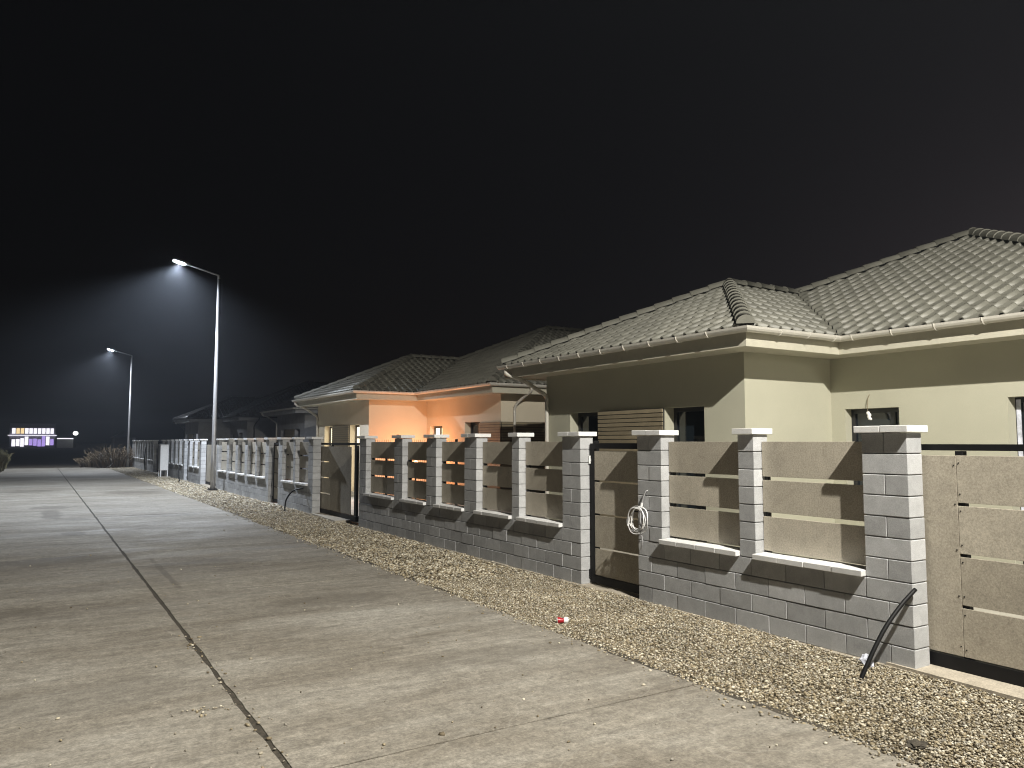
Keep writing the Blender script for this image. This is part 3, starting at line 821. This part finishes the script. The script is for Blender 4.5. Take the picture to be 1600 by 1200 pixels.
def street_lamp(y, label, colr, power, reach=0.0, rise=0.0, tilt=1.0, cone=177, blend=.12, back=0):
    px = 5.46; r = empty('street_lamp', (px, y, 0), label, 'street lamp', 'street lamps along the verge')
    p = MB(); p.tube([(px, y, .05), (px, y, 1.2), (px, y, 1.24), (px, y, 7.92+rise)], [.088, .082, .078, .042], 14); p.build('pole', M['post'], r, smooth=True)
    f = MB(); f.box(px-.24, px+.24, y-.24, y+.24, -.1, .05); f.build('concrete_foot', M['footing'], r, bevel=.01)
    b = MB(); b.box(px-.16, px+.16, y-.16, y+.16, .052, .075)
    for i in (-1, 1):
        for k in (-1, 1): b.tube([(px+i*.12, y+k*.12, .07), (px+i*.12, y+k*.12, .13)], .016, 6)
    b.build('base_plate', M['plastic'], r)
    a = MB(); a.tube([(px, y, 7.80+rise), (px, y, 7.93+rise), (px-.06, y, 7.95+rise), (px-1.05-reach, y, 8.20+rise)], [.048, .046, .032, .03], 10); a.build('arm', M['post'], r, smooth=True)
    h = MB(); ang = math.atan2(.25, .99); cx, cz = px-1.30, 8.262
    d = Vector((-math.cos(ang), 0, math.sin(ang))); nrm = Vector((math.sin(ang), 0, math.cos(ang)))
    def ring(t, w, hh): 
        c_ = Vector((px-1.0-reach, y, 8.19+rise))+d*t
        return [c_+Vector((0, s*w, 0))+nrm*e for s, e in ((-1, -.02), (1, -.02), (1, hh*.5), (.6, hh), (-.6, hh), (-1, hh*.5))]
    rings = [ring(0, .05, .05), ring(.1, .11, .07), ring(.25, .15, .08), ring(.52, .15, .06), ring(.60, .11, .03)]
    for rg in rings: h.v += [tuple(v) for v in rg]
    for i in range(4):
        for k in range(6): h.f.append((i*6+k, i*6+(k+1) % 6, i*6+6+(k+1) % 6, i*6+6+k))
    h.f.append(tuple(range(6))); h.f.append(tuple(24+k for k in range(6)))
    hd = h.build('lamp_head', M['post'], r)
    le = MB(); c0 = Vector((px-1.0-reach, y, 8.19+rise))-nrm*.021
    ringl = lambda sc, dn: [c0+d*(.37+sc*.2*sx)+Vector((0, sc*.12*sy, 0))-nrm*dn for sx, sy in ((-1,-.8),(-.8,-1),(.8,-1),(1,-.8),(1,.8),(.8,1),(-.8,1),(-1,.8))]
    R1, R2 = ringl(1, 0), ringl(.8, .035)
    le.v += [tuple(v) for v in R1+R2]
    for k in range(8): le.f.append((k, (k+1) % 8, 8+(k+1) % 8, 8+k))
    le.f.append(tuple(range(8, 16))); le.f.append(tuple(range(8)))
    le.build('lens', emit('led_lens', colr, 120), hd)
    ld = bpy.data.lights.new('street_light', 'SPOT'); ld.energy = power; ld.color = colr; ld.spot_size = R_(cone); ld.spot_blend = blend; ld.shadow_soft_size = .07; luminaire(ld, back)
    lo = bpy.data.objects.new('light', ld); col.objects.link(lo); lo.parent = r
    lo.location = Vector((px-1.37-reach, y, 8.17+rise))-Vector((px, y, 0)); lo.rotation_euler = (0, R_(tilt), 0)
    return r
PW = 9900; BACK = 1
street_lamp(LAMP_Y[0], 'street lamp farther back, behind the viewer', (1, .96, .84), PW*.45)
street_lamp(LAMP_Y[1], 'street lamp just behind the viewer by the wide gate', (1, .955, .85), PW, reach=.22, rise=.35)
street_lamp(LAMP_Y[2], 'nearer and taller looking lit street lamp with a single arm', (.84, .91, 1), PW*.9, tilt=3, cone=144, blend=.55, back=BACK)
street_lamp(LAMP_Y[3], 'smaller distant lit street lamp at the end of the road', (.86, .92, 1), PW*.55, tilt=3, cone=144, blend=.55, back=BACK)

# ------------------------------------------------------------------ small things on the verge
t = MB(); t.tube(smooth_path([(5.285, 3.66, -.05), (5.31, 3.654, .0), (5.371, 3.637, .109), (5.459, 3.613, .253), (5.564, 3.584, .398), (5.705, 3.546, .543), (5.83, 3.512, .645)], 5), .016, 10)
tag(t.build('conduit_pipe', M['plastic'], origin=(5.31, 3.654, 0), smooth=True), 'thick black conduit leaning from the gravel onto the nearest pillar', 'pipe', 'black conduits rising from the gravel')
t = MB(); t.tube(smooth_path([(5.47, 20.0, -.05), (5.47, 20.0, .12), (5.50, 19.98, .32), (5.60, 19.9, .50), (5.72, 19.78, .58), (5.83, 19.66, .60)], 5), .02, 8)
tag(t.build('conduit_pipe', M['plastic'], origin=(5.47, 20.0, 0), smooth=True), 'arched black conduit against the short fence beside the crossed-shadow gate', 'pipe', 'black conduits rising from the gravel')
for (x, y, h, l) in ((5.45, 37.2, .75, 'upright black conduit stub in the gravel past the nearer lamp'), (5.6, 51.6, 1.5, 'tall bent black conduit in front of the farthest fence')):
    t = MB(); t.tube(smooth_path([(x, y, -.05), (x, y, .1), (x-.03, y+.1, h*.5), (x+.03, y+.2, h)], 4), .025, 7)
    tag(t.build('conduit_pipe', M['plastic'], origin=(x, y, 0), smooth=True), l, 'pipe', 'black conduits rising from the gravel')
# cable coil on the pillar beside the walk gate
cc = empty('cable_coil', (5.80, 6.74, .86), 'coil of pale cable hanging on the pillar by the black framed walk gate', 'cable')
for k in range(9):
    t = MB(); pts = []; rr = rnd.uniform(.10, .135); oy, oz = rnd.uniform(-.03, .03), rnd.uniform(-.015, .015); tl = rnd.uniform(-.25, .25)
    for i in range(28):
        a = 2*math.pi*i/28
        yy = rr*math.cos(a)*.95; zz = rr*1.18*math.sin(a)
        pts.append((5.815-.012*k*.6+.012*math.sin(3*a+k), 6.70+oy+yy*1.15+tl*zz*.3, .915+oz+zz*.95))
    t.tube(pts, .0042, 6, closed=True); t.build('loop', M['white'] if k % 3 else M['post'], cc, smooth=True)
t = MB(); t.tube(smooth_path([(5.86, 6.60, 1.24), (5.835, 6.62, 1.22), (5.825, 6.66, 1.12), (5.82, 6.69, .98), (5.815, 6.68, .80), (5.82, 6.66, .66), (5.83, 6.70, .58)], 5), .009, 7); t.build('tail', M['post'], cc, smooth=True)
t = MB(); t.tube([(5.822, 6.665, 1.10), (5.82, 6.672, 1.06)], .014, 8); t.build('tie', M['white'], cc)

# drink can
cn = empty('drink_can', (4.475, 6.32, .03), 'crushed red and white drink can lying on the gravel', 'can')
def can():
    n = 14; prof = [(-.058, .018), (-.056, .026), (-.05, .031), (-.03, .032), (-.01, .027), (.0, .026), (.012, .030), (.03, .032), (.046, .031), (.054, .025), (.057, .024), (.056, .018)]
    for (i0, i1, nm, mt) in ((0, 3, 'base_end', M['white']), (2, 7, 'red_body', plain('red_print', (.34, .012, .02), .3)), (6, 12, 'white_body', M['white'])):
        v = []; f = []; seg = prof[i0:i1]
        for (x, r_) in seg:
            for k in range(n):
                a = 2*math.pi*k/n; sq = 1-.18*max(0, math.sin(a))*(1 if abs(x) < .03 else .2)
                v.append((x, r_*sq*math.cos(a), r_*sq*math.sin(a)))
        for i in range(len(seg)-1):
            for k in range(n): f.append((i*n+k, i*n+(k+1) % n, (i+1)*n+(k+1) % n, (i+1)*n+k))
        if i0 == 0: f.append(tuple(range(n)))
        if i1 == 12: f.append(tuple((len(seg)-1)*n+k for k in range(n)))
        put(nm, mesh_py(nm, v, f, mt, True), cn, (4.475, 6.32, .03), (0, 0, R_(-28)))
can()
def lump(name, p, sx, sy, sz, mat, label, cat, seed):
    r = random.Random(seed); bm = bmesh.new(); bmesh.ops.create_icosphere(bm, subdivisions=3, radius=1)
    from mathutils import noise as mn
    for v in bm.verts:
        d = 1+.55*mn.noise(v.co*1.7+Vector((seed, 0, 0)))+.25*mn.noise(v.co*4.5+Vector((0, seed, 0)))
        v.co = Vector((v.co.x*sx*d, v.co.y*sy*d, v.co.z*sz*d))
    m = bpy.data.meshes.new(name); bm.to_mesh(m); bm.free(); m.materials.append(mat)
    return tag(put(name, m, None, p), label, cat)
lump('plastic_scrap', (5.70, 3.86, .03), .045, .05, .055, M['film'], 'crumpled white plastic scrap at the foot of the nearest fence behind the conduit', 'scrap', 3)
lump('earth_clod', (4.465, 2.72, .012), .07, .045, .016, M['joint'], 'flat dark clod of earth on the gravel, lower right', 'clod', 8)

# utility cabinet
ub = empty('utility_cabinet', (5.45, 42.0, 0), 'white utility cabinet on legs standing on the gravel by the far fence', 'cabinet')
mb = MB(); mb.box(5.25, 5.62, 42, 42.75, .38, 1.62); mb.build('body', M['white'], ub, bevel=.01)
mb = MB(); mb.box(5.23, 5.64, 41.98, 42.77, 1.622, 1.66); mb.build('top', M['white'], ub, bevel=.01)
mb = MB(); mb.box(5.238, 5.247, 42.05, 42.7, .44, 1.58); mb.build('door', M['post'], ub, bevel=.003)
for x in (5.28, 5.59):
    for y in (42.04, 42.7): put('leg', boxmesh(.05, .05, .32, M['white']), ub, (x, y, .06))
mb = MB(); mb.box(5.15, 5.72, 41.9, 42.85, -.1, .07); mb.build('plinth', M['footing'], ub)

# mesh fence between the first two plots
mf = empty('mesh_fence', (7.8, 17.0, 0), 'wire mesh fence with a dark post in front of the orange wall', 'fence')
for x in (6.45, 7.28, 8.85): put('post', boxmesh(.05, .05, 1.86 if x != 7.28 else 1.96, M['steel']), mf, (x, 17.0, 0))
w = MB(); x = 6.5
while x < 8.83: w.box(x-.0025, x+.0025, 16.998, 17.003, .1, 1.84); x += .055
z = .15
while z < 1.85: w.box(6.45, 8.85, 16.994, 16.997, z-.0025, z+.0025); z += .1
w.build('wire_panel', M['steel'], mf)

# ------------------------------------------------------------------ plants at the far end
def stalks(name, cx, cy, rx, ry, h, n, mat, seed, parent=None, spread=.5):
    r = random.Random(seed); mb = MB()
    for i in range(n):
        a = r.uniform(0, 6.283); q = math.sqrt(r.random())
        x, y = cx+rx*q*math.cos(a), cy+ry*q*math.sin(a); hh = h*r.uniform(.45, 1)*(1-.35*q)
        dx, dy = (math.cos(a)*q*spread+r.uniform(-.2, .2))*hh, (math.sin(a)*q*spread+r.uniform(-.2, .2))*hh
        w = r.uniform(.006, .016)*(1+cy/40); ang = r.uniform(0, 3.14); ox, oy = w*math.cos(ang), w*math.sin(ang)
        m_ = (x+dx*.4, y+dy*.4, hh*.6); t_ = (x+dx, y+dy, hh)
        mb.poly([(x-ox, y-oy, -.1), (x+ox, y+oy, -.1), (m_[0]+ox, m_[1]+oy, m_[2]), (m_[0]-ox, m_[1]-oy, m_[2])])
        mb.poly([(m_[0]-ox, m_[1]-oy, m_[2]), (m_[0]+ox, m_[1]+oy, m_[2]), t_])
        for k in range(3):
            f = r.uniform(.4, .95); b0 = Vector((x+dx*f, y+dy*f, hh*f)); b1 = b0+Vector((r.uniform(-.2, .2), r.uniform(-.2, .2), r.uniform(0, .2)))*hh*.6
            mb.poly([b0-Vector((ox, oy, 0))*.7, b0+Vector((ox, oy, 0))*.7, b1])
            mb.poly([b1, b1+Vector((.05, .0, .02)), b1+Vector((.02, .03, .06))])
    return mb.build(name, mat, parent)
sh = empty('dry_shrub', (4.9, 61.5, 0), 'bare brown shrub beside the distant lamp pole', 'shrub')
stalks('twigs', 4.7, 61.5, 1.1, 1.0, 1.9, 420, M['straw'], 5, sh, .9)
sh2 = empty('dry_shrub', (3.9, 63.2, 0), 'low brown shrub with a white sign in front, at the road end', 'shrub')
stalks('twigs', 3.9, 63.2, 1.2, 1.0, 1.1, 320, M['straw'], 6, sh2, .9)
for i, (cy, n) in enumerate(((57.5, 500), (61, 600), (66, 700), (52, 500))):
    tag(stalks('weeds', -2.35-.012*abs(cy-57), cy, .6, 3.2, 1.5, n, M['weed'], 20+i, None, .3), 'dry weeds along the left road edge', 'weeds', kind='stuff')
sg = empty('sign', (3.9, 61.6, 0), 'small tilted white sign in front of the low shrub', 'sign')
mb = MB(); mb.box(3.72, 4.02, 61.55, 61.57, .62, 1.0); o = mb.build('plate', M['white'], sg)
mb = MB(); mb.tube([(3.87, 61.58, -.1), (3.88, 61.58, .95)], .02, 6); mb.build('stake', M['steel'], sg)
t = MB(); t.tube(smooth_path([(4.15, 60.6, 0.02), (4.35, 60.7, .12), (4.5, 60.7, .3), (4.48, 60.7, .5), (4.38, 60.7, .62)], 4), .035, 7)
tag(t.build('white_pipe', M['white'], origin=(4.15, 60.6, 0), smooth=True), 'bent white plastic pipe on the ground under the sign', 'pipe')

# ------------------------------------------------------------------ lights far across the field
fb = empty('lit_building', (-2, 300, 0), 'distant building with brightly lit white and violet front', 'building')
mb = MB(); mb.box(-8, 5.0, 300, 312, -.2, 8.0); mb.build('wall', plain('distant_wall', (.30, .29, .36), .8), fb)
em_w = emit('lit_white', (.95, .92, 1), 1.6); em_v = emit('lit_violet', (.55, .40, 1), 1.0); em_a = emit('lit_amber', (1, .75, .4), 1.3)
rr = random.Random(4)
for k in range(10):
    x = -7.3+k*1.2
    mb = MB(); mb.box(x, x+.95, 299.9, 299.99, 4.6, 6.4); mb.build('window', (em_a if k in (1, 2) else em_w), fb)
    mb = MB(); mb.box(x, x+1.0, 299.9, 299.99, rr.uniform(.3, .9), rr.uniform(2.6, 3.9)); mb.build('shop_window', em_w if k < 4 or k == 8 else em_v, fb)
mb = MB(); mb.box(-8.4, 5.4, 299.2, 299.98, 3.95, 4.15); mb.build('awning', em_w, fb)
fl = empty('flood_lamp', (10.8, 300, 0), 'distant bright flood lamp right of the lit building', 'lamp')
mb = MB(); mb.tube([(10.8, 300, -.1), (10.8, 300, 5)], .12, 6); mb.build('pole', M['steel'], fl)
mb = MB(); mb.tube([(10.8, 299.9, 4.2), (10.8, 299.9, 4.6), (10.8, 299.9, 5.2), (10.8, 299.9, 5.4)], [.3, .75, .7, .2], 8); mb.build('lamp_head', emit('flood_white', (.97, 1, .93), 8), fl)
mb = MB(); mb.tube([(-12.8, 300, -.1), (-12.8, 300, 2)], .3, 6); 
tl = empty('light_column', (-12.8, 300, 0), 'distant upright white light at the left edge', 'lamp')
mb.build('base', M['steel'], tl)
mb = MB(); mb.tube([(-12.9, 300, 2), (-12.6, 300, 7.2)], .42, 8); mb.build('tube', em_w, tl)
lw = empty('low_wall', (8, 302, 0), 'distant low pale lit wall between building and flood lamp', 'wall')
mb = MB(); mb.box(5.5, 10.3, 302, 302.4, -.2, 3.2); mb.build('wall', plain('distant_low', (.4, .4, .42), .8), lw)
mb = MB(); mb.box(5.5, 10.3, 301.9, 301.99, 2.9, 3.2); mb.build('light_strip', em_w, lw)
hb = empty('far_house', (28, 260, 0), 'faint dark house on the horizon left of the far lamp pole', 'house')
mb = MB(); mb.box(19.5, 25.5, 260, 268, -.2, 3.2); mb.build('wall', plain('far_wall', (.3, .3, .32), .9), hb)
mb = MB(); b = [(19, 259.5, 3.2), (26, 259.5, 3.2), (26, 268.5, 3.2), (19, 268.5, 3.2)]; ap = (22.5, 264, 5.4)
for i in range(4): mb.poly([b[i], b[(i+1) % 4], ap])
mb.poly(b); mb.build('roof', M['valley'], hb)
mb = MB(); mb.box(24.8, 25.1, 259.9, 259.98, 1.2, 3.0); mb.build('window', emit('faint', (.8, .85, 1), .1), hb)

# ------------------------------------------------------------------ the damp night air
mb = MB(); mb.box(-60, 60, -60, 330, -1.2, 9.6)
hz = mb.build('haze', M['white']); hz.data.materials.clear()
hm_ = bpy.data.materials.new('night_haze'); hm_.use_nodes = True
nt_ = hm_.node_tree; nt_.nodes.clear(); out = nt_.nodes.new('ShaderNodeOutputMaterial'); pv = nt_.nodes.new('ShaderNodeVolumePrincipled')
pv.inputs['Color'].default_value = (.78, .86, 1, 1); pv.inputs['Density'].default_value = .0012; pv.inputs['Anisotropy'].default_value = .55
nt_.links.new(pv.outputs[0], out.inputs['Volume']); hz.data.materials.append(hm_)
tag(hz, kind='stuff')
